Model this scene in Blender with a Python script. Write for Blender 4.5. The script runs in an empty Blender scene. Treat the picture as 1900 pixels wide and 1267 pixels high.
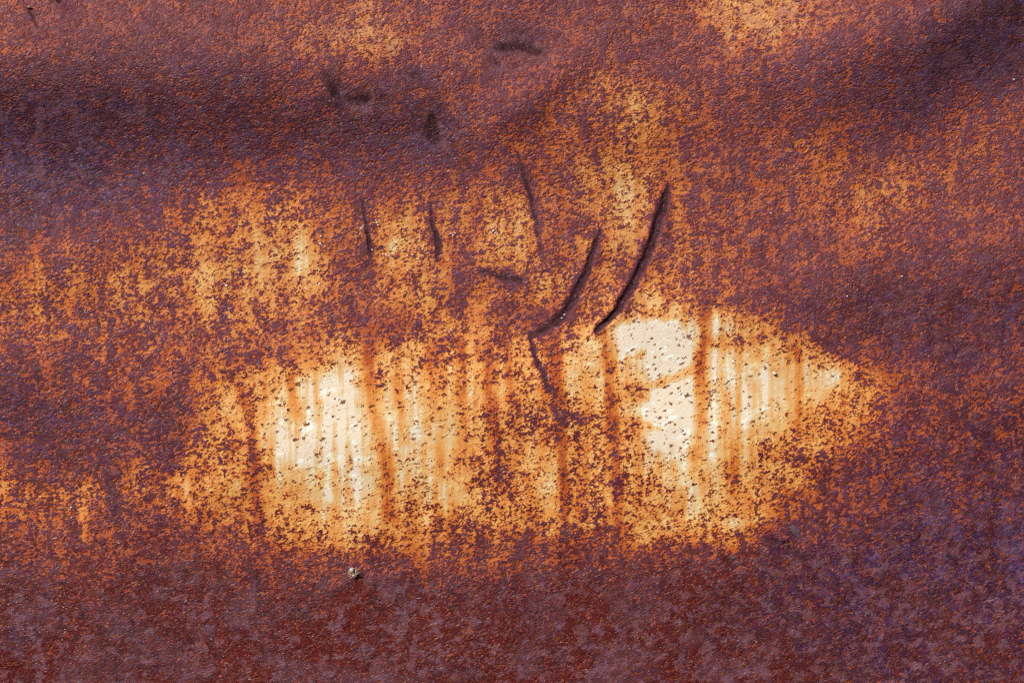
import bpy, bmesh, math, random
import numpy as np
from mathutils import Vector, Matrix, noise as mnoise

random.seed(7)
rng = np.random.default_rng(7)
S = bpy.context.scene
COL = S.collection

# ---------------------------------------------------------------- scale
# the sheet stands upright in the XZ plane and faces -Y; "u, v" are
# millimetre-like sheet units (1900 x 1267 over the part in view), 0.21 mm each
K = 0.40 / 1900.0
ZC = 1.20


def P(u, v, h=0.0):
    return Vector(((u - 950.0) * K, -h * K, ZC - (v - 633.5) * K))


# ---------------------------------------------------------------- camera
cam_d = bpy.data.cameras.new("camera")
cam = bpy.data.objects.new("camera", cam_d)
COL.objects.link(cam)
cam_d.sensor_width = 36.0
cam_d.lens = 70.0
DIST = 0.40 * 70.0 / 36.0
cam.location = (0.0, -DIST, ZC)
cam.rotation_euler = (math.radians(90), 0, 0)
cam_d.clip_start = 0.01
cam_d.clip_end = 50.0
S.camera = cam

# ---------------------------------------------------------------- sky and sun
to_sun = Vector((-0.52, -0.60, 0.60)).normalized()
elev = math.asin(to_sun.z)
w = bpy.data.worlds.new("World")
S.world = w
w.use_nodes = True
nt = w.node_tree
nt.nodes.clear()
o = nt.nodes.new("ShaderNodeOutputWorld")
bg = nt.nodes.new("ShaderNodeBackground")
sky = nt.nodes.new("ShaderNodeTexSky")
sky.sky_type = 'NISHITA'
sky.sun_disc = False
sky.sun_elevation = elev
sky.sun_rotation = math.atan2(to_sun.x, to_sun.y)
bg.inputs[1].default_value = 0.065
nt.links.new(sky.outputs[0], bg.inputs[0])
nt.links.new(bg.outputs[0], o.inputs[0])

sun_d = bpy.data.lights.new("sun", 'SUN')
sun_d.energy = 4.8
sun_d.angle = math.radians(0.5)
sun_d.color = (1.0, 0.97, 0.93)
sun = bpy.data.objects.new("sun", sun_d)
COL.objects.link(sun)
sun.rotation_euler = to_sun.to_track_quat('Z', 'Y').to_euler()

S.view_settings.view_transform = 'Standard'
S.view_settings.look = 'None'
S.view_settings.gamma = 1.0
S.view_settings.exposure = 0.28
S.cycles.use_denoising = False      # keep the grain of the rust crisp
S.cycles.filter_width = 1.2

# ---------------------------------------------------------------- wear maps
# how much paint is left, read cell by cell over the sheet (0 bare dark rust, A whole paint)
PAINT = """
54444344445556554444444455677654433111
54333333345666655432444445566544322111
32222222323455544443445444444323221111
21222222223333233344445654332222211222
11111122222222212333445654332333212344
11112222223222222344444544333444333443
11112212333332233344456654434455454443
11112235555543454555456755343445554433
11222346566755665565445655443345543433
24434456576855766574465555443333443322
45555556676865665554664455443332222212
45445556566655665545666775533222211122
45444444554554345554567998876432122222
333444544545777666676777AA888865332123
233444455789987877776776998899866433323
222333458798998877676768A88998766232332
322233457899999897756565A89987665342323
33233345668998888766765788887544332222
55453566758887888656754779876543322322
55553446657888776665755678875443322222
33444334556667665554445665662232211111
23333222333443244443323232221111112111
11222112122211112212111211111111111111
11111111121111111111111111111111111111
11111111111111111111111111111111111111
11111111111111111111111111111111111111
"""
# hue of the bare rust: 0 red brown, 9 blue violet
HUE = """
4555654556554455789
7766555777655678998
8888777777654456788
8888887766554445665
7776555555555544445
6555555555554445556
5555544555432445666
5556443333322446665
5655433333333345654
3333333334333344687
3232222233233346787
2121211223122246665
1112111122112234544
"""


def parse(t, n=None):
    rows = [r for r in t.strip().split("\n")]
    m = max(len(r) for r in rows)
    out = []
    for r in rows:
        v = [int(c, 16) for c in r]
        if len(v) < 38 and n == 38:
            v += [v[-1]] * (38 - len(v))
        out.append(v[:n] if n else v)
    return np.array(out, float) / 10.0


def sample(grid, U, V, sig=0.55, norm=(1900.0, 1267.0)):
    """smooth separable read of a coarse map; U, V are 1-D"""
    ny, nx = grid.shape
    cx = (np.arange(nx) + .5) * norm[0] / nx
    cy = (np.arange(ny) + .5) * norm[1] / ny
    sx = sig * norm[0] / nx
    sy = sig * norm[1] / ny
    wx = np.exp(-0.5 * ((np.clip(U, cx[0], cx[-1])[:, None] - cx) / sx) ** 2)
    wy = np.exp(-0.5 * ((np.clip(V, cy[0], cy[-1])[:, None] - cy) / sy) ** 2)
    wx /= wx.sum(1, keepdims=True)
    wy /= wy.sum(1, keepdims=True)
    return wy @ grid @ wx.T


def dist_poly(U, V, pts):
    """distance to a polyline and the position 0..1 along it, with a local box for speed"""
    D = np.full(U.shape, 1e9)
    T = np.zeros(U.shape)
    SD = np.zeros(U.shape)
    n = len(pts) - 1
    for i in range(n):
        (x0, y0), (x1, y1) = pts[i][:2], pts[i + 1][:2]
        dx, dy = x1 - x0, y1 - y0
        L2 = dx * dx + dy * dy
        t = np.clip(((U - x0) * dx + (V - y0) * dy) / L2, 0, 1)
        d = np.hypot(U - x0 - t * dx, V - y0 - t * dy)
        s = np.sign((U - x0) * dy - (V - y0) * dx)
        m = d < D
        D = np.where(m, d, D)
        T = np.where(m, (i + t) / n, T)
        SD = np.where(m, s, SD)
    return D, T, SD


# dense inside the view, stretching out past it
STEP = 2.0
def axis(n):
    inner = np.arange(-40.0, n + 40.0 + STEP, STEP)
    out, a, s = [], inner[-1], STEP
    while a < n + 560:
        s = min(s * 1.15, 40.0)
        a += s
        out.append(a)
    out = np.array(out)
    lo = (inner[0] - (out - inner[-1]))[::-1]
    return np.concatenate([lo, inner, out])

AX = axis(1900.0)
AY = axis(1267.0)
U, V = np.meshgrid(AX, AY)
NX, NY = len(AX), len(AY)

# ---- a fast value noise for low frequency dents
def vnoise(U, V, sx, sy, seed):
    r = np.random.default_rng(seed)
    g = r.random((160, 160))
    x = (U / sx) % 160
    y = (V / sy) % 160
    xi = x.astype(int); yi = y.astype(int)
    fx = x - xi; fy = y - yi
    fx = fx * fx * (3 - 2 * fx); fy = fy * fy * (3 - 2 * fy)
    x1 = (xi + 1) % 160; y1 = (yi + 1) % 160
    xi %= 160; yi %= 160
    return ((g[yi, xi] * (1 - fx) + g[yi, x1] * fx) * (1 - fy)
            + (g[y1, xi] * (1 - fx) + g[y1, x1] * fx) * fy) - .5

GP = parse(PAINT, 38)
_r, _c = np.arange(26)[:, None], np.arange(38)[None, :]
GP = GP + .055 * ((_r > 6) & (_r < 13) & (_c < 25)) + .05 * ((_r > 2) & (_r < 11) & (_c > 18)) + .03 * ((_r > 9) & (_r < 15) & (_c < 9))
GP = GP - .04 * ((_r > 16) & (_r < 20) & (_c > 5) & (_c < 9))
GP = GP + .04 * ((GP > .55) & (np.arange(26)[:, None] > 11))
GH = parse(HUE)
F = sample(GP, AX, AY, 0.5)
HU = sample(GH, AX, AY, 0.6) + .07
ST = np.zeros_like(F)      # rust running down in streaks
PK = np.zeros_like(F)      # rust packed in creases and pits, also one painted shadow trail
H = np.zeros_like(F)       # height towards the viewer

# ---- dents and swells of the sheet
def ridge(pts, sig, amp):
    """smooth ridge that follows v = f(u)"""
    p = np.array(pts, float)
    c = np.interp(AX, p[:, 0], p[:, 1])
    a = np.interp(AX, p[:, 0], p[:, 2]) if p.shape[1] > 2 else np.ones_like(AX)
    k = np.exp(-0.5 * (np.linspace(-3, 3, 61)) ** 2); k /= k.sum()
    c = np.convolve(np.pad(c, 30, mode='edge'), k, 'valid')
    d = (V - c[None, :])
    return amp * a[None, :] * np.exp(-0.5 * (d / sig) ** 2)

def blob(u, v, su, sv, amp, ang=0.0):
    ca, sa = math.cos(math.radians(ang)), math.sin(math.radians(ang))
    x = (U - u) * ca + (V - v) * sa
    y = -(U - u) * sa + (V - v) * ca
    return amp * np.exp(-0.5 * ((x / su) ** 2 + (y / sv) ** 2))

H += ridge([(-600, 110, 1), (0, 115, 1), (400, 125, 1), (750, 150, .6), (950, 190, .45),
            (1300, 150, .28), (1500, 110, .6), (1700, 45, .95), (1900, -60, .95), (2500, -200, 1)], 95, 68)
H += ridge([(-600, 470, 1), (0, 480, .9), (500, 440, .8), (1000, 480, .4), (2500, 500, .3)], 75, 9)
H += ridge([(-600, 700, .2), (1000, 640, .2), (1400, 560, .8), (1700, 480, 1), (2500, 440, 1)], 60, 12)
H += blob(1020, 150, 130, 30, 11, -38)
H += blob(965, 88, 42, 20, -7, 10) + blob(805, 245, 16, 26, -5) + blob(640, 165, 12, 26, -4)
H += blob(672, 193, 24, 10, -4, 12) + blob(770, 142, 30, 9, -3, 18)
H += blob(1250, 760, 420, 140, 12) + blob(650, 800, 330, 130, 10)
H += vnoise(U, V, 170, 120, 3) * 7 + vnoise(U, V, 60, 45, 4) * 2.0

# ---- creases: (points with half width and depth, packed rust strength)
CREASES = [
    ([(1240, 348, 6, .2), (1232, 378, 8, 1), (1217, 425, 8, 1), (1197, 480, 8.5, 1), (1176, 525, 8, 1), (1150, 568, 7.5, 1.1), (1130, 594, 6, 1.1), (1104, 613, 4.5, .7)], 13, 1.25),
    ([(1113, 428, 4, .4), (1104, 460, 6, .8), (1088, 505, 7, .9), (1070, 545, 8, .9), (1045, 585, 9, .9), (1020, 607, 10, .6), (985, 622, 9, .3)], 9, 1.15),
    ([(960, 285, 4, .3), (972, 322, 5, .6), (986, 372, 6, .7), (996, 415, 5, .5), (1003, 468, 4, .3)], 5, .85),
    ([(982, 630, 4, .6), (996, 668, 5, .8), (1010, 705, 5, .8), (1030, 733, 4, .4)], 4, .75),
    ([(797, 378, 3, .4), (803, 410, 4, .6), (813, 450, 7, .9), (812, 485, 4, .4)], 6, 1.0),
    ([(673, 372, 3, .3), (681, 425, 4, .6), (686, 455, 6, .9), (686, 478, 4, .5)], 6, 1.0),
    ([(888, 502, 6, .3), (930, 512, 8, .8), (966, 522, 7, .7)], 5, .8),
    ([(1498, 612, 5, .2), (1535, 640, 7, .7), (1570, 662, 6, .4), (1610, 678, 5, .2)], 5, .45),
    ([(922, 92, 9, .4), (962, 86, 13, .9), (998, 98, 10, .8)], 5, .95),
    ([(905, 95, 6, .3), (925, 125, 6, .6)], 3, .6),
    ([(745, 138, 5, .4), (775, 146, 7, .8), (800, 156, 7, .4)], 4, .7),
    ([(801, 225, 9, .8), (806, 258, 15, 1)], 5, 1.0),
    ([(612, 148, 10, .7), (625, 178, 10, .8)], 4, .85),
    ([(655, 192, 10, .7), (682, 192, 11, .8)], 4, .85),
    ([(62, 22, 3, .8), (72, 40, 4, .8), (84, 62, 3, .3)], 5, .8),  # cast shadow of the blister, painted as a dark trail
    ([(112, 0, 6, 1), (118, 8, 5, .8)], 8, 1.2),
    ([(1430, 1003, 6, .6), (1456, 1008, 4, .9)], 5, .7),
    ([(1345, 1034, 4, .8), (1358, 1046, 4, .8)], 4, .7),
    ([(1000, 700, 3, .5), (960, 700, 3, .2)], 2, .3),
]
for pts, depth, pack in CREASES:
    q = np.array(pts, float)
    m = 60
    ix = np.where((AX > q[:, 0].min() - m) & (AX < q[:, 0].max() + m))[0]
    iy = np.where((AY > q[:, 1].min() - m) & (AY < q[:, 1].max() + m))[0]
    sl = np.ix_(iy, ix)
    u = U[sl] + vnoise(U[sl], V[sl], 14, 14, 11) * 4.5
    v = V[sl] + vnoise(U[sl], V[sl], 14, 14, 12) * 4.5
    D, T, SD = dist_poly(u, v, pts)
    tt = np.linspace(0, 1, len(pts))
    wd = np.interp(T, tt, q[:, 2])
    dp = np.interp(T, tt, q[:, 3])
    g = np.exp(-0.5 * (D / (wd * .62)) ** 2)
    rim = np.exp(-0.5 * ((D - wd * 1.75) / (wd * .6)) ** 2)
    H[sl] += -.36 * depth * dp * g + .12 * depth * dp * rim
    PK[sl] = np.maximum(PK[sl], np.clip(pack * dp ** .5, 0, 1.3) * np.exp(-(D / (wd * 1.0)) ** 2.2) * (.95 + .5 * vnoise(u, v, 9, 9, 15)))
    F[sl] -= .20 * dp * np.exp(-0.5 * (D / (wd * 2.2)) ** 2)

# ---- rust runs: (points with half width and strength)
RUNS = [
    ([(684, 640, 8, .8), (690, 720, 10, .8), (700, 790, 13, .6), (716, 860, 16, .7), (728, 960, 12, .5)]),
    ([(450, 715, 9, .7), (462, 780, 11, .75), (470, 850, 12, .75), (478, 960, 11, .5), (484, 1010, 8, .2)]),
    ([(541, 700, 9, .8), (550, 760, 8, .5), (556, 820, 8, .2)]),
    ([(1022, 612, 14, 1), (1030, 690, 15, 1.2), (1038, 790, 14, 1.15), (1046, 880, 10, 1.0), (1048, 985, 8, .8)]),
    ([(1118, 612, 12, .9), (1130, 680, 11, .85), (1136, 770, 11, .9), (1142, 860, 10, .9), (1146, 985, 10, .6)]),
    ([(1306, 560, 9, 1.1), (1304, 640, 12, 1), (1298, 720, 11, .8), (1296, 800, 10, .5), (1290, 880, 12, .4)]),
    ([(1375, 640, 7, .2), (1372, 740, 8, .3), (1362, 860, 10, .5), (1362, 940, 10, .3)]),
    ([(1436, 640, 7, .5), (1434, 700, 9, .45), (1430, 780, 8, .2)]),
    ([(1478, 650, 9, .7), (1482, 720, 9, .5), (1480, 790, 8, .3)]),
    ([(735, 655, 6, .4), (742, 740, 9, .5), (752, 820, 9, .4)]),
    ([(800, 650, 12, .7), (806, 720, 11, .5), (812, 840, 10, .4), (816, 970, 9, .3)]),
    ([(855, 640, 10, .7), (858, 720, 8, .5), (862, 840, 8, .3)]),
    ([(905, 650, 12, .8), (912, 760, 12, .7), (922, 880, 12, .6)]),
    ([(942, 630, 9, .9), (946, 740, 8, .5)]),
    ([(588, 690, 7, .3), (594, 760, 7, .35), (598, 840, 8, .3)]),
    ([(632, 680, 6, .35), (640, 760, 6, .3), (650, 860, 9, .35)]),
    ([(1198, 560, 6, .35), (1194, 700, 6, .2)]),
    ([(1238, 640, 5, .25), (1236, 760, 5, .25)]),
    ([(1020, 740, 14, .7), (1000, 720, 8, .3)]),
    ([(1090, 700, 10, .3), (1092, 800, 9, .3)]),
]
for pts in RUNS:
    q = np.array(pts, float)
    m = 60
    ix = np.where((AX > q[:, 0].min() - m) & (AX < q[:, 0].max() + m))[0]
    iy = np.where((AY > q[:, 1].min() - m) & (AY < q[:, 1].max() + m))[0]
    sl = np.ix_(iy, ix)
    u = U[sl] + vnoise(U[sl], V[sl], 16, 45, 21) * 7
    D, T, SD = dist_poly(u, V[sl], pts)
    tt = np.linspace(0, 1, len(pts))
    wd = np.interp(T, tt, q[:, 2]); st = np.interp(T, tt, q[:, 3])
    ST[sl] = np.maximum(ST[sl], st * np.exp(-(D / wd) ** 2.4))

# ---- clumps of rust that stand out (u, v, su, sv, d-paint, angle)
CLUMPS = [
    (1220, 712, 36, 7, -.24, -14), (1262, 692, 22, 7, -.26, -20), (1175, 735, 30, 8, -.2, 4), (1218, 664, 10, 6, -.3, 0),
    (1200, 650, 22, 5, -.22, -30), (1222, 585, 24, 9, -.32, 5), (1293, 668, 10, 22, -.4, 0), (1345, 634, 40, 8, -.3, 0),
    (1205, 790, 34, 6, -.3, 10), (1010, 770, 50, 20, -.3, 0), (900, 840, 50, 40, -.12, 0), (950, 800, 20, 40, -.15, 0),
    (1330, 600, 26, 16, .2, 0), (1225, 635, 48, 34, .26, 0), (1250, 765, 34, 44, .26, 0), (1385, 700, 50, 50, .12, 0),
    (560, 470, 12, 50, .11, 0), (483, 470, 16, 40, .16, 0), (388, 540, 10, 40, .14, 0), (730, 460, 14, 34, .16, 20),
    (960, 440, 20, 40, .16, 0), (1170, 390, 14, 40, .07, 0), (1158, 330, 16, 24, .07, 0), (1400, 25, 66, 26, .16, 4), (1350, 20, 8, 50, .12, 0),
    (683, 60, 14, 50, .14, 0), (730, 80, 24, 14, .1, 0), (1180, 205, 13, 40, .14, 0), (255, 895, 13, 26, .28, 0),
    (170, 905, 22, 12, .2, -20), (345, 900, 14, 20, .26, 10), (352, 940, 8, 22, .2, 0), (390, 905, 14, 18, .2, 0), (440, 895, 18, 22, .18, 0), (208, 905, 10, 30, -.3, 0),
    (8, 885, 12, 26, .2, 0), (155, 960, 7, 30, .15, 0), (95, 915, 30, 12, .08, 0), (310, 800, 24, 60, -.12, 0),
    (640, 480, 12, 40, -.2, 0), (595, 430, 10, 40, -.22, 0), (680, 500, 26, 20, -.26, 0), (680, 590, 40, 24, -.22, 0),
    (590, 1000, 60, 14, .06, 0), (1300, 555, 10, 50, -.1, 0), (1600, 590, 30, 60, -.06, 0), (1560, 690, 26, 14, .22, -40),
    (855, 500, 18, 50, -.18, 0), (1008, 590, 60, 18, -.22, 0), (1160, 590, 18, 10, -.2, 0), (1060, 470, 20, 50, -.14, 0),
    (690, 985, 50, 12, .08, 0), (540, 830, 30, 25, .1, 0), (612, 780, 30, 60, .08, 0), (640, 770, 8, 60, .08, 0),
    (820, 925, 9, 26, .18, 0), (850, 920, 9, 16, .14, 0), (680, 905, 14, 22, .16, 0), (600, 915, 14, 14, .12, 0),
    (1380, 970, 36, 14, .16, -10), (1250, 985, 40, 12, .12, 0), (1020, 900, 16, 30, .14, 0), (1380, 740, 12, 36, .08, 0),
]
for c in CLUMPS:
    F += blob(*c[:4], c[4], c[5])
# the middle of the patch keeps more paint than the coarse map tells
F += blob(880, 790, 190, 110, .10) + blob(1080, 760, 90, 150, .06) + blob(1180, 620, 60, 50, .08) + blob(1500, 690, 70, 60, .07)
F += blob(1100, 20, 190, 60, -.10) + blob(250, 20, 260, 50, -.05)
F = np.clip(F, 0.02, 1.15)
# tone of the paint that is left: golden over the whole worn patch, cream in its two hearts
EDGE = np.array([(-600, 880, 960), (0, 878, 965), (200, 875, 965), (320, 858, 965), (396, 745, 900), (440, 705, 960), (520, 675, 1000), (620, 645, 1010),
                 (760, 640, 1020), (900, 622, 1015), (1040, 600, 1005), (1130, 565, 1000), (1300, 548, 1000), (1400, 575, 990),
                 (1480, 615, 930), (1560, 660, 850), (1588, 690, 790), (1606, 735, 745), (2500, 740, 740)], float)
top = np.interp(AX, EDGE[:, 0], EDGE[:, 1])[None, :]
bot = np.interp(AX, EDGE[:, 0], EDGE[:, 2])[None, :]
wv = V + vnoise(U, V, 50, 50, 51) * 55 + vnoise(U, V, 17, 17, 52) * 30
PATCH = 1 / (1 + np.exp(-(wv - top) / 9)) * 1 / (1 + np.exp((wv - bot) / 14))
PATCH *= np.where(AX < 320, .75, 1.0)[None, :]
TONE = np.interp(F, [0, .3, .6, .75, .9, 1.0, 1.15], [.02, .32, .62, .73, .87, .98, 1.08])
TONE = np.maximum(TONE, .70 * PATCH)
TONE = TONE + blob(1215, 640, 60, 48, .06) + blob(1250, 765, 42, 60, .06) + blob(600, 780, 70, 70, .03) - blob(1440, 720, 70, 80, .06)
# pale mauve dust lies on the upper part of the sheet
DUST_SHEEN = np.clip(1.15 - (V + vnoise(U, V, 260, 120, 41) * 160 - .06 * (U - 950)) / 620.0, 0, 1)
DUST_SHEEN = np.maximum(DUST_SHEEN, .0) ** .8
# sunlit sheen painted into the tint: paler where the sheet faces up
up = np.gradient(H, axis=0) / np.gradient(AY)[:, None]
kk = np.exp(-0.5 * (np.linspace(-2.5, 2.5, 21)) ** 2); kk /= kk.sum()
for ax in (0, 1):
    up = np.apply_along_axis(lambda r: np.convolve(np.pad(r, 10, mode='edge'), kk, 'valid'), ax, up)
DUST_SHEEN = np.clip(DUST_SHEEN - blob(150, 300, 330, 110, .45), 0, 1) * (1 + np.clip(up * 2.6, -.5, 1.0))
H += (vnoise(U, V, 9, 7, 31) * .4 + vnoise(U, V, 20, 14, 32) * .6) * np.clip(1.1 - F * 1.2, .05, 1)


def hgt(u, v):
    i = int(np.argmin(abs(AX - u))); j = int(np.argmin(abs(AY - v)))
    return float(H[j, i])


# ---------------------------------------------------------------- node helper
class NG:
    def __init__(s, mat):
        s.t = mat.node_tree
        s.n = s.t.nodes
        s.l = s.t.links

    def _in(s, sock, v):
        if isinstance(v, bpy.types.NodeSocket):
            s.l.new(v, sock)
        elif v is not None:
            sock.default_value = v

    def math(s, op, a, b=None, c=None, clamp=False):
        x = s.n.new("ShaderNodeMath"); x.operation = op; x.use_clamp = clamp
        s._in(x.inputs[0], a); s._in(x.inputs[1], b)
        if c is not None: s._in(x.inputs[2], c)
        return x.outputs[0]

    def noise(s, vec, scale, detail=2.0, rough=.5, dist=0.0, lac=2.0):
        x = s.n.new("ShaderNodeTexNoise"); x.noise_dimensions = '3D'
        s._in(x.inputs["Vector"], vec)
        x.inputs["Scale"].default_value = scale
        x.inputs["Detail"].default_value = detail
        x.inputs["Roughness"].default_value = rough
        x.inputs["Distortion"].default_value = dist
        x.inputs["Lacunarity"].default_value = lac
        return x.outputs["Fac"]

    def map(s, vec, scale=(1, 1, 1), rot=(0, 0, 0), loc=(0, 0, 0)):
        x = s.n.new("ShaderNodeMapping")
        s._in(x.inputs[0], vec)
        x.inputs[1].default_value = loc
        x.inputs[2].default_value = rot
        x.inputs[3].default_value = scale
        return x.outputs[0]

    def rng(s, v, a, b, c=0.0, d=1.0, smooth=False):
        x = s.n.new("ShaderNodeMapRange")
        if smooth: x.interpolation_type = 'SMOOTHSTEP'
        s._in(x.inputs[0], v)
        for i, q in enumerate((a, b, c, d)): s._in(x.inputs[i + 1], q)
        return x.outputs[0]

    def mix(s, f, a, b, mode='MIX'):
        x = s.n.new("ShaderNodeMix"); x.data_type = 'RGBA'; x.blend_type = mode
        x.clamp_factor = True
        s._in(x.inputs[0], f); s._in(x.inputs[6], a); s._in(x.inputs[7], b)
        return x.outputs[2]

    def ramp(s, f, stops, interp='LINEAR'):
        x = s.n.new("ShaderNodeValToRGB"); r = x.color_ramp; r.interpolation = interp
        while len(r.elements) > 1: r.elements.remove(r.elements[-1])
        r.elements[0].position = stops[0][0]; r.elements[0].color = stops[0][1]
        for p, c in stops[1:]:
            e = r.elements.new(p); e.color = c
        s._in(x.inputs[0], f)
        return x.outputs[0]


def c8(r, g, b, k=0.82):
    f = lambda c: (c / 12.92 if c <= .04045 else ((c + .055) / 1.055) ** 2.4)
    return (f(r / 255) * k, f(g / 255) * k, f(b / 255) * k, 1.0)


def material(name):
    m = bpy.data.materials.new(name); m.use_nodes = True
    b = next(n for n in m.node_tree.nodes if n.type == 'BSDF_PRINCIPLED')
    return m, NG(m), b


# ---------------------------------------------------------------- rusted paint material
def make_rust():
    m, g, b = material("rusted_painted_steel")
    tc = g.n.new("ShaderNodeTexCoord")
    k = 1.0 / (K * 100.0)                       # 1 unit = 100 sheet units
    q = g.map(tc.outputs["Object"], scale=(k, k, k))
    # pull the vectors so that small marks slope a little up to the right
    qd = g.map(g.map(q, rot=(0, math.radians(14), 0)), scale=(.9, 1, 1.12))
    qf = g.map(g.map(q, rot=(0, math.radians(22), 0)), scale=(.55, 1, 1.5))
    qs = g.map(g.map(q, rot=(0, math.radians(24), 0)), scale=(.72, 1, 1.3))
    a1 = g.n.new("ShaderNodeAttribute"); a1.attribute_name = "wear"
    sp = g.n.new("ShaderNodeSeparateColor"); g.l.new(a1.outputs["Color"], sp.inputs[0])
    Fp, Hu, St = sp.outputs[0], sp.outputs[1], sp.outputs[2]
    a2 = g.n.new("ShaderNodeAttribute"); a2.attribute_name = "packed_rust_shade"
    Pk = a2.outputs["Fac"]
    a3 = g.n.new("ShaderNodeAttribute"); a3.attribute_name = "dust_sheen"
    DuSh = a3.outputs["Fac"]
    a4 = g.n.new("ShaderNodeAttribute"); a4.attribute_name = "paint_tone"
    Bt = a4.outputs["Fac"]
    Fp = g.math('MULTIPLY', Fp, 1.25)
    St = g.math('MULTIPLY', St, 1.25)
    Pk = g.math('MULTIPLY', Pk, 1.25)

    nA = g.noise(qd, 11.5, 1.8, .55, .2)         # 10 unit speckle
    nB = g.noise(qd, 3.6, 2.0, .5, .3)          # 30 unit blotches
    nC = g.noise(g.map(q, scale=(1, 1, .2)), 4.6, 2.0, .6)   # drawn down
    nD = g.noise(qd, 25.0, 1.5, .55)
    # clean-paint noise; the local threshold decides how much of it survives
    N = g.math('SUBTRACT', nA, .5)
    N = g.math('MULTIPLY_ADD', g.math('SUBTRACT', nB, .5), .55, N)
    N = g.math('MULTIPLY_ADD', g.math('SUBTRACT', nD, .5), .85, N)
    N = g.math('MULTIPLY_ADD', g.math('SUBTRACT', nC, .5), g.math('MINIMUM', g.rng(Fp, .1, .35, .15, .55), g.rng(Fp, .6, .9, .55, .2)), N)
    T = g.ramp(g.math('MULTIPLY', Fp, .8), [(x * .8, (y, y, y, 1)) for x, y in
               [(0, .88), (.1, .74), (.2, .655), (.3, .59), (.5, .495), (.7, .405), (.8, .34), (.9, .24), (1.0, .13), (1.2, .05)]])
    d = g.math('SUBTRACT', N, g.math('SUBTRACT', T, .5))
    d = g.math('MULTIPLY_ADD', Pk, -.6, d)
    # tone of the paint itself, with runs of rust stain down it
    fs = g.noise(g.map(q, scale=(1, 1, .06), rot=(0, math.radians(2), 0)), 6.0, 2.5, .6)
    fs2 = g.noise(g.map(q, scale=(1, 1, .12), loc=(3, 0, 2)), 12.0, 2.0, .6)
    vs = g.math('MULTIPLY_ADD', g.math('SUBTRACT', fs, .5), g.rng(Bt, .4, .9, .25, .62), Bt)
    vs = g.math('MULTIPLY_ADD', g.math('SUBTRACT', fs2, .5), g.rng(Bt, .4, .9, .1, .22), vs)
    vs = g.math('MULTIPLY_ADD', g.math('SUBTRACT', nB, .5), .25, vs)
    vs = g.math('MULTIPLY_ADD', g.math('MAXIMUM', g.math('SUBTRACT', N, -.1), 0.0), .05, vs)
    stain = g.math('MULTIPLY', St, g.rng(g.noise(g.map(q, scale=(1, 1, .3)), 9, 2, .6), .3, .6, .65, 1.0))
    vs = g.math('MAXIMUM', g.math('MULTIPLY_ADD', stain, -.40, vs), g.math('MINIMUM', vs, .42))
    d = g.math('MULTIPLY_ADD', stain, -.10, d)
    vs = g.math('MINIMUM', vs, g.rng(DuSh, .12, .8, 1.3, .70))
    paint = g.ramp(vs, [
        (0.00, c8(118, 50, 40)), (0.20, c8(140, 62, 46)), (0.34, c8(164, 78, 46)), (0.46, c8(188, 96, 46)),
        (0.56, c8(206, 122, 56)), (0.66, c8(220, 148, 74)), (0.76, c8(230, 172, 98)),
        (0.85, c8(232, 192, 130)), (0.93, c8(230, 213, 172)), (1.0, c8(240, 240, 226))])
    paint = g.mix(g.math('MULTIPLY', DuSh, .55), paint, g.mix(1.0, paint, (.88, .90, 1.05, 1), 'MULTIPLY'))

    # hue play of the bare rust
    h1 = g.noise(qd, 5.0, 4.0, .68, .4)
    h2 = g.noise(g.map(q, loc=(7, 3, 1), scale=(1, 1, .6)), 2.1, 4.0, .68, .5)
    h3 = g.noise(g.map(qd, loc=(3, 9, 4)), 14.0, 3.0, .65)
    hue = g.math('ADD', g.math('MULTIPLY_ADD', g.math('SUBTRACT', h1, .5), 1.25, Hu),
                 g.math('MULTIPLY', g.math('SUBTRACT', h2, .5), 1.9))
    hue = g.math('MULTIPLY_ADD', g.math('SUBTRACT', h3, .5), .8, hue)
    hv = g.noise(g.map(q, loc=(1, 4, 7), scale=(1, 1, .16)), 5.0, 3.0, .65)
    hue = g.math('MULTIPLY_ADD', g.math('SUBTRACT', hv, .5), .7, hue)
    bare = g.ramp(hue, [
        (0.0, c8(96, 12, 4)), (0.18, c8(108, 26, 14)), (0.34, c8(100, 34, 32)), (0.50, c8(90, 38, 54)),
        (0.66, c8(84, 38, 80)), (0.82, c8(84, 48, 98)), (1.0, c8(108, 90, 128))])
    bare = g.mix(g.rng(g.noise(qd, 15, 3, .75), .40, .60, .0, .8), bare, c8(40, 14, 20))
    bare = g.mix(g.rng(g.noise(g.map(q, loc=(2, 5, 8), scale=(1, 1, .7)), 3.0, 4, .7), .46, .64, 0, .5), bare, c8(44, 18, 20))
    bare = g.mix(g.math('MULTIPLY', g.rng(Fp, .12, .4, 0.1, .65), g.rng(DuSh, 0, .4, .6, 1)), bare, c8(128, 70, 86))
    lo = g.noise(g.map(q, loc=(8, 1, 3), scale=(1, 1, .8)), 1.25, 3.5, .62, .4)
    bare = g.mix(g.math('MULTIPLY', g.rng(lo, .49, .58, 0, .75, True), g.rng(Hu, .15, .5, 1, .25)), bare, c8(100, 62, 70))
    bare = g.mix(g.math('MULTIPLY', g.rng(lo, .50, .42, 0, .75, True), g.rng(Hu, .2, .5, 1, 0)), bare, c8(96, 14, 4))
    bare = g.mix(g.rng(g.noise(g.map(qd, loc=(1, 7, 7)), 13.0, 3, .7), .52, .66, 0, .6), bare, g.ramp(Hu, [(0, c8(150, 58, 36)), (.45, c8(140, 64, 66)), (1, c8(128, 78, 104))]))
    bare = g.mix(g.rng(hv, .52, .68, 0, .45), bare, c8(52, 20, 26))
    bare = g.mix(1.0, bare, (.86, .74, .86, 1), 'MULTIPLY')
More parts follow.
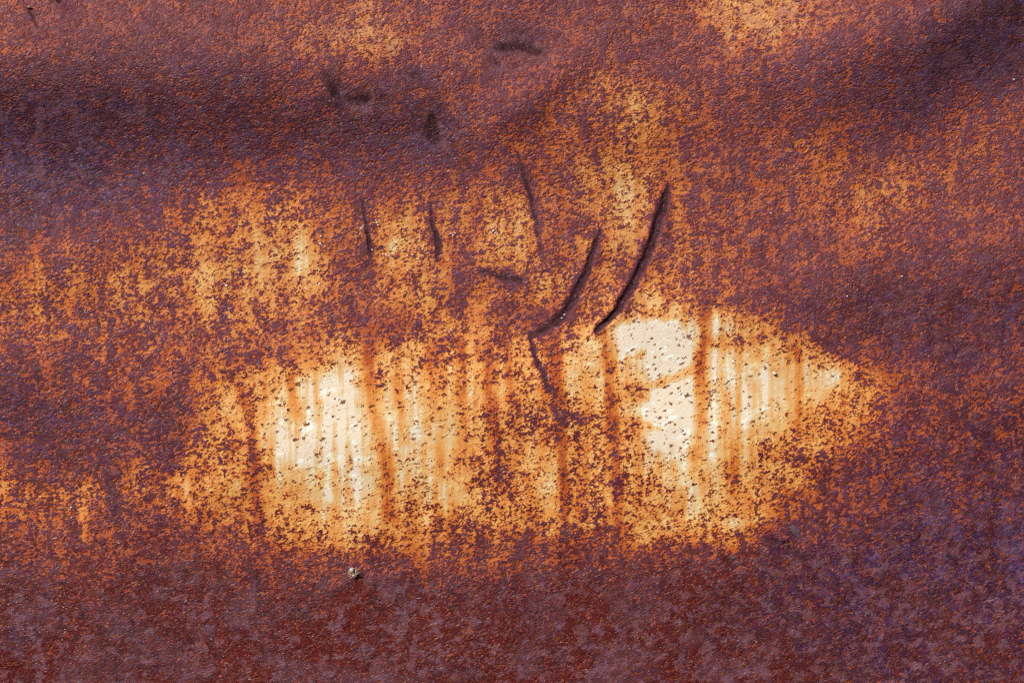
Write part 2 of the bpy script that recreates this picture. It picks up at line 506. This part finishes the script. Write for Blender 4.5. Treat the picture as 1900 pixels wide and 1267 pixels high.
    grey = g.rng(g.noise(g.map(qd, loc=(11, 2, 5)), 4.6, 5.0, .78), .50, .575, 0, .88, True)
    bare = g.mix(g.math('MULTIPLY', grey, g.rng(Fp, .05, .3, 1, .35)), bare, c8(118, 78, 92))
    edge = g.mix(g.rng(Bt, .45, .75), c8(136, 64, 56), c8(168, 72, 30))
    fringe = g.mix(.6, paint, g.mix(g.rng(Bt, .45, .75), c8(166, 88, 60), c8(206, 104, 38)))
    d2 = g.math('DIVIDE', d, g.rng(Bt, .5, .85, 1.0, .55))     # crisper spots in the sound paint
    col = g.mix(g.math('MULTIPLY', g.rng(d2, -.13, .01, 0, 1), g.rng(Fp, .08, .32, .25, 1)), bare, edge)
    col = g.mix(g.rng(d2, -.03, .07, 0, 1, True), col, fringe)
    col = g.mix(g.rng(d2, .04, .20, 0, 1, True), col, paint)
    # pin-prick rust spots in the whole paint
    def spots(scale, size, thr, loc):
        x = g.n.new("ShaderNodeTexVoronoi"); x.feature = 'F1'
        vv = g.n.new("ShaderNodeVectorMath"); vv.operation = 'ADD'
        wob = g.n.new("ShaderNodeTexNoise"); g.l.new(q, wob.inputs["Vector"]); wob.inputs["Scale"].default_value = 30
        sc = g.n.new("ShaderNodeVectorMath"); sc.operation = 'SCALE'; g.l.new(wob.outputs["Color"], sc.inputs[0]); sc.inputs["Scale"].default_value = .10
        g.l.new(g.map(qs, loc=loc), vv.inputs[0]); g.l.new(sc.outputs[0], vv.inputs[1])
        g.l.new(vv.outputs[0], x.inputs["Vector"]); x.inputs["Scale"].default_value = scale
        s2 = g.n.new("ShaderNodeSeparateColor"); g.l.new(x.outputs["Color"], s2.inputs[0])
        r = g.math('MULTIPLY', g.math('POWER', s2.outputs[0], 3.0), size)
        keep = g.math('LESS_THAN', s2.outputs[1], thr)
        d = g.math('SUBTRACT', r, x.outputs["Distance"])
        return g.math('MULTIPLY', d, keep)
    dens = g.rng(g.noise(q, 2.2, 3, .65), .36, .62, .15, 1.0)
    dens = g.math('MULTIPLY', dens, g.rng(g.noise(g.map(q, scale=(1, 1, 2.6), loc=(3, 3, 3)), 3.0, 3, .7), .4, .62, .5, 1.5))
    dens = g.math('MULTIPLY', dens, g.rng(Fp, .75, 1.08, 1.6, .55))
    s_a = spots(9.0, .50, dens, (0, 0, 0))
    s_b = spots(17.0, .62, g.math('MULTIPLY', dens, 1.7), (4, 1, 2))
    s_c = spots(5.5, .30, g.math('MULTIPLY', dens, .6), (1, 6, 2))
    sp_ = g.math('MAXIMUM', g.math('MAXIMUM', s_a, s_b), s_c)
    core = g.rng(sp_, 0.02, .14, 0, 1, True)
    halo = g.rng(sp_, -.08, .04, 0, .5, True)
    col = g.mix(halo, col, g.mix(1.0, col, c8(238, 176, 108, 1.0), 'MULTIPLY'))
    col = g.mix(g.math('MULTIPLY', core, .88), col, g.mix(g.rng(h3, .4, .6), c8(128, 62, 22), c8(84, 34, 18)))
    dn = g.noise(g.map(qd, loc=(5, 5, 5)), 6.0, 3, .7)
    col = g.mix(g.math('MULTIPLY', DuSh, g.rng(dn, .3, .7, .0, .42)), col, c8(138, 88, 88))  # dust tint together with the painted sheen of up-facing folds
    # rust in the creases, and the shadow trail painted with it
    col = g.mix(g.rng(Pk, .25, .7, 0, .92), col, g.mix(g.rng(nA, .4, .6), c8(46, 16, 18), c8(74, 32, 38)))
    g.l.new(col, b.inputs["Base Color"])

    # relief: scaly grain, deeper where the rust is thick
    f1 = g.noise(qf, 26.0, 3.0, .62)
    f2 = g.noise(qf, 60.0, 2.0, .6)
    thick = g.rng(d, -.2, .22, 1.0, .3)
    hh = g.math('ADD', g.math('MULTIPLY', f1, 1.0), g.math('MULTIPLY', f2, .35))
    hh = g.math('MULTIPLY', hh, thick)
    hh = g.math('MULTIPLY_ADD', nA, g.rng(Fp, .6, .9, -.25, -.1), hh)
    hh = g.math('MULTIPLY', hh, g.math('MULTIPLY_ADD', DuSh, .75, .85))
    bp = g.n.new("ShaderNodeBump")
    bp.inputs["Strength"].default_value = 1.0
    bp.inputs["Distance"].default_value = K * 2.1
    g.l.new(hh, bp.inputs["Height"]); g.l.new(bp.outputs[0], b.inputs["Normal"])
    rg = g.rng(g.noise(qd, 9, 3, .6), .3, .7, .34, .62)
    g.l.new(g.math('MAXIMUM', rg, g.rng(vs, .4, .8, .34, .55)), b.inputs["Roughness"])
    g.l.new(g.rng(g.noise(g.map(qf, loc=(9, 9, 1)), 34.0, 1.0, .5), .62, .74, .13, 1.2), b.inputs["Specular IOR Level"])
    return m


RUST = make_rust()


def simple(name, base, dark, scale, rough=.6, bump=.2):
    m, g, b = material(name)
    tc = g.n.new("ShaderNodeTexCoord")
    n = g.noise(tc.outputs["Object"], scale, 3, .6)
    g.l.new(g.mix(g.rng(n, .35, .65), dark, base), b.inputs["Base Color"])
    b.inputs["Roughness"].default_value = rough
    bp = g.n.new("ShaderNodeBump"); bp.inputs["Strength"].default_value = bump; bp.inputs["Distance"].default_value = K
    g.l.new(n, bp.inputs["Height"]); g.l.new(bp.outputs[0], b.inputs["Normal"])
    return m

# ---------------------------------------------------------------- the sheet
root = bpy.data.objects.new("steel_sheet", None)
COL.objects.link(root)
root.location = P(950, 633.5)
root["label"] = "dented steel sheet covered in purple and orange rust around a worn cream paint patch"
root["category"] = "metal sheet"


def build_panel():
    nv = NX * NY
    co = np.empty((NY, NX, 3), np.float32)
    co[..., 0] = (U - 950) * K
    co[..., 1] = -H * K
    co[..., 2] = -(V - 633.5) * K
    co = co.reshape(-1, 3)
    idx = np.arange(nv).reshape(NY, NX)
    # v runs down, so this winding faces -Y
    quads = np.stack([idx[:-1, :-1], idx[1:, :-1], idx[1:, 1:], idx[:-1, 1:]], -1).reshape(-1, 4)
    ring = np.concatenate([idx[0, :], idx[1:, -1], idx[-1, -2::-1], idx[-2:0:-1, 0]])
    back = co[ring].copy(); back[:, 1] = 14 * K
    nb = len(ring)
    bidx = nv + np.arange(nb)
    rq = np.stack([ring, np.roll(ring, -1), np.roll(bidx, -1), bidx], -1)
    cc = [0, NX - 1, NX - 1 + NY - 1, 2 * (NX - 1) + NY - 1]
    bq = np.array([[bidx[cc[0]], bidx[cc[1]], bidx[cc[2]], bidx[cc[3]]]])
    allq = np.concatenate([quads, rq, bq]).astype(np.int32)
    allv = np.concatenate([co, back])
    me = bpy.data.meshes.new("panel")
    me.vertices.add(len(allv)); me.vertices.foreach_set("co", allv.ravel())
    me.loops.add(allq.size); me.loops.foreach_set("vertex_index", allq.ravel())
    me.polygons.add(len(allq))
    me.polygons.foreach_set("loop_start", np.arange(0, allq.size, 4, dtype=np.int32))
    me.polygons.foreach_set("loop_total", np.full(len(allq), 4, np.int32))
    me.update(calc_edges=True)
    me.polygons.foreach_set("use_smooth", np.concatenate([np.ones(len(quads), bool), np.zeros(len(rq) + 1, bool)]))
    a = me.attributes.new("wear", 'FLOAT_COLOR', 'POINT')
    d = np.zeros((len(allv), 4), np.float32); d[:, 3] = 1
    d[:nv, 0] = F.ravel() / 1.25
    d[:nv, 1] = HU.ravel()
    d[:nv, 2] = ST.ravel() / 1.25
    a.data.foreach_set("color", d.ravel())
    a = me.attributes.new("packed_rust_shade", 'FLOAT', 'POINT')
    d = np.zeros(len(allv), np.float32); d[:nv] = PK.ravel() / 1.25
    a.data.foreach_set("value", d)
    a = me.attributes.new("dust_sheen", 'FLOAT', 'POINT')
    d = np.zeros(len(allv), np.float32); d[:nv] = DUST_SHEEN.ravel()
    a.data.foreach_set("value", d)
    a = me.attributes.new("paint_tone", 'FLOAT', 'POINT')
    d = np.zeros(len(allv), np.float32); d[:nv] = TONE.ravel()
    a.data.foreach_set("value", d)
    me.materials.append(RUST)
    ob = bpy.data.objects.new("panel", me)
    COL.objects.link(ob); ob.parent = root
    return ob


build_panel()

# ---------------------------------------------------------------- bits stuck on the sheet
WHITE = simple("white_residue", (.62, .58, .56, 1), (.36, .30, .30, 1), 900, .5, .4)
SCAB = simple("grey_rust_scab", c8(104, 80, 90), c8(60, 36, 42), 1800, .5, 1.0)
BLIS = simple("rust_blister", c8(140, 104, 100), c8(60, 30, 34), 1500, .4, 1.0)


def lump(name, u, v, ru, rv, rh, ang, mat, seed, parent=root, lift=0.0, sub=2, rough=.35):
    bm = bmesh.new()
    bmesh.ops.create_icosphere(bm, subdivisions=sub, radius=1.0)
    for p in bm.verts:
        n = p.co.normalized()
        k = 1 + rough * mnoise.noise(n * 1.7 + Vector((seed * 3.1, seed, 0))) + rough * .5 * mnoise.noise(n * 4 + Vector((seed, 0, 5)))
        p.co = Vector((n.x * ru * K * k, n.y * rh * K * k, n.z * rv * K * k))
    bmesh.ops.rotate(bm, verts=bm.verts, matrix=Matrix.Rotation(math.radians(-ang), 3, 'Y'))
    me = bpy.data.meshes.new(name); bm.to_mesh(me); bm.free()
    me.materials.append(mat)
    ob = bpy.data.objects.new(name, me)
    COL.objects.link(ob)
    loc = P(u, v, hgt(u, v) + lift)
    if parent is not None:
        ob.parent = parent; loc = loc - parent.location
    ob.location = loc
    return ob


# white crumbs of residue stuck in small groups around the creases
for i, (u, v, r) in enumerate([(700, 413, 3.4), (702, 418, 2.8), (698, 409, 2.2), (671, 424, 3.2), (674, 421, 2.0),
                               (596, 439, 2.6), (595, 453, 3.0), (598, 456, 2.0), (717, 473, 3.2), (720, 476, 2.2),
                               (593, 501, 2.6), (593, 527, 3.0), (836, 434, 2.6), (841, 437, 3.0), (845, 433, 2.0),
                               (912, 424, 2.4), (915, 429, 3.0), (919, 433, 2.2), (421, 530, 3.4), (425, 534, 2.0),
                               (784, 463, 2.2), (691, 464, 2.6), (132, 941, 2.6), (133, 960, 2.2), (315, 914, 2.2),
                               (1879, 149, 2.8), (1569, 550, 2.4),
                               (1671, 513, 2.4), (1047, 584, 2.6), (1042, 590, 2.2), (1128, 649, 2.6), (1041, 683, 2.2),
                               (1436, 573, 2.4), (1017, 697, 2.4), (1430, 396, 2.2)]):
    lump("white_crumb", u, v, r * .9, r * .62, 1.4, random.uniform(-40, 20), WHITE, i, lift=.6, sub=1)
b_ = lump("rust_blister", 65, 22, 5.0, 2.6, 5, -15, BLIS, 3, lift=1.5)
lump("rust_blister", 108, 1, 6, 4, 5, 10, BLIS, 5, lift=1.0)
lump("rust_blister", 76, 0, 4, 2.5, 4, 0, BLIS, 6, lift=1.0)
lump("rust_scab", 1476, 985, 14, 6, 1.0, -52, SCAB, 8, lift=0.0, sub=3)
lump("rust_scab", 1359, 1033, 7, 4, 1.2, -30, SCAB, 9, lift=0.0, sub=3)
lump("rust_scab", 1610, 1138, 5, 4, 2.0, -10, SCAB, 10, lift=0.0, sub=2)

gr = lump("grit_grain", 1435, 692, 3.8, 2.7, 3.0, -30, WHITE, 21, parent=None, lift=1.8, sub=2, rough=.45)
gr["label"] = "tiny white grit grain on the right end of the cream paint patch"
gr["category"] = "grit"


# ---------------------------------------------------------------- spider
def make_spider():
    m, g, b = material("spider_skin")
    tc = g.n.new("ShaderNodeTexCoord")
    oc = tc.outputs["Object"]
    sx = g.n.new("ShaderNodeSeparateXYZ"); g.l.new(oc, sx.inputs[0])
    n = g.noise(oc, 2400, 3, .6)
    # long straw abdomen, cooler towards its end, fine dark chevrons, warmer front
    z = g.math('DIVIDE', sx.outputs[2], K)
    base = g.ramp(g.rng(z, -10, 14), [(0, c8(196, 160, 140)), (.42, c8(196, 172, 146)), (.62, c8(186, 176, 150)), (.8, c8(182, 178, 172)), (1, c8(176, 172, 192))])
    wv = g.math('SINE', g.math('MULTIPLY_ADD', z, 1.5, g.math('MULTIPLY', g.math('ABSOLUTE', g.math('DIVIDE', sx.outputs[0], K)), 1.1)))
    st = g.math('MULTIPLY', g.rng(wv, .55, .95, 0, .55, True), g.rng(z, 2, 4, 0, 1))
    col = g.mix(st, base, c8(92, 84, 74))
    col = g.mix(g.rng(n, .5, .7, 0, .4), col, c8(110, 92, 84))
    g.l.new(col, b.inputs["Base Color"])
    b.inputs["Roughness"].default_value = .5
    b.inputs["Subsurface Weight"].default_value = .15
    b.inputs["Subsurface Scale"].default_value = K * 2
    b.inputs["Subsurface Radius"].default_value = (1, .7, .5)

    u0, v0 = 656.5, 1063.0
    h0 = hgt(u0, v0)

    def L(u, v, h):
        return Vector(((u - u0) * K, -h * K, -(v - v0) * K))
    bm = bmesh.new()

    def ell(u, v, h, ru, rv, rh, ang=0):
        r = bmesh.ops.create_icosphere(bm, subdivisions=3, radius=1.0)['verts']
        for p in r:
            p.co = Vector((p.co.x * ru * K, p.co.y * rh * K, p.co.z * rv * K))
        bmesh.ops.rotate(bm, verts=r, matrix=Matrix.Rotation(math.radians(ang), 3, 'Y'))
        bmesh.ops.translate(bm, verts=r, vec=L(u, v, h))

    def tube(pts, radii):
        rings = []
        for i, p in enumerate(pts):
            a = pts[max(i - 1, 0)]; c = pts[min(i + 1, len(pts) - 1)]
            d = (c - a).normalized()
            x = d.orthogonal().normalized(); y = d.cross(x)
            rings.append([bm.verts.new(p + (x * math.cos(t) + y * math.sin(t)) * radii[i] * K)
                          for t in [k * math.tau / 8 for k in range(8)]])
        for r0, r1 in zip(rings, rings[1:]):
            x0 = min(range(8), key=lambda s: sum((r0[k].co - r1[(k + s) % 8].co).length for k in range(8)))
            for k in range(8):
                bm.faces.new((r0[k], r0[(k + 1) % 8], r1[(k + 1 + x0) % 8], r1[(k + x0) % 8]))
        bm.faces.new(rings[0][::-1]); bm.faces.new(rings[-1])

    ell(653.4, 1057.0, 7.2, 4.9, 5.6, 4.4, 12)            # abdomen
    ell(654.8, 1061.6, 6.4, 3.2, 2.6, 3.0, 12)
    ell(656.6, 1066.2, 5.6, 2.8, 3.4, 2.6, 10)            # front body
    ell(657.6, 1069.0, 5.2, 1.9, 1.6, 1.8, 10)
    LEGS = [
        [(657.2, 1063.6, 5), (660.0, 1059.0, 8.0), (661.0, 1055.8, 6.5), (661.8, 1051.4, .3)],
        [(658.0, 1063.8, 5), (661.6, 1058.6, 9.0), (665.8, 1054.2, 6), (669.0, 1051.0, .3)],
        [(658.6, 1064.8, 5), (663.4, 1060.6, 9.5), (671.0, 1060.0, 5), (675.4, 1061.8, .3)],
        [(658.8, 1066.4, 5), (661.8, 1065.2, 7.0), (665.2, 1062.6, 8.5), (669.6, 1064.2, 5), (672.4, 1067.4, .3)],
        [(655.4, 1063.4, 5), (650.6, 1061.4, 6.5), (648.8, 1059.4, 5), (645.6, 1058.4, .3)],
        [(655.2, 1064.8, 5), (651.6, 1064.0, 8.5), (648.8, 1064.4, 7), (645.2, 1067.0, .3)],
        [(655.2, 1066.2, 5), (651.6, 1066.6, 8.5), (647.4, 1068.0, 6.5), (646.4, 1072.6, .3)],
        [(656.0, 1067.8, 5), (652.4, 1070.2, 8.5), (649.4, 1073.2, 5.5), (649.6, 1077.0, .3)],
        [(657.8, 1069.2, 5), (660.6, 1068.0, 5.5), (663.2, 1067.2, 4.2)],      # feelers
        [(657.4, 1069.6, 5), (657.4, 1071.6, 5.2), (656.8, 1072.8, 4.0)],
    ]
    for lg in LEGS:
        p = [L(a, b2, h) for a, b2, h in lg]
        # smooth the joints
        q = []
        for i in range(len(p) - 1):
            q += [p[i], p[i].lerp(p[i + 1], .33), p[i].lerp(p[i + 1], .67)]
        q.append(p[-1])
        n_ = len(q)
        rr = [.74 - .36 * (i / (n_ - 1)) for i in range(n_)]
        tube(q, rr)
    bmesh.ops.recalc_face_normals(bm, faces=bm.faces)
    me = bpy.data.meshes.new("spider"); bm.to_mesh(me); bm.free()
    me.materials.append(m)
    ob = bpy.data.objects.new("spider", me)
    COL.objects.link(ob)
    ob.location = P(u0, v0, h0)
    md = ob.modifiers.new("fuse", 'REMESH'); md.mode = 'VOXEL'; md.voxel_size = K * .24; md.use_smooth_shade = True
    sm = ob.modifiers.new("soften", 'SMOOTH'); sm.factor = .5; sm.iterations = 2
    ob["label"] = "tiny pale grey and tan spider resting on dark rust below the cream patch"
    ob["category"] = "spider"


make_spider()
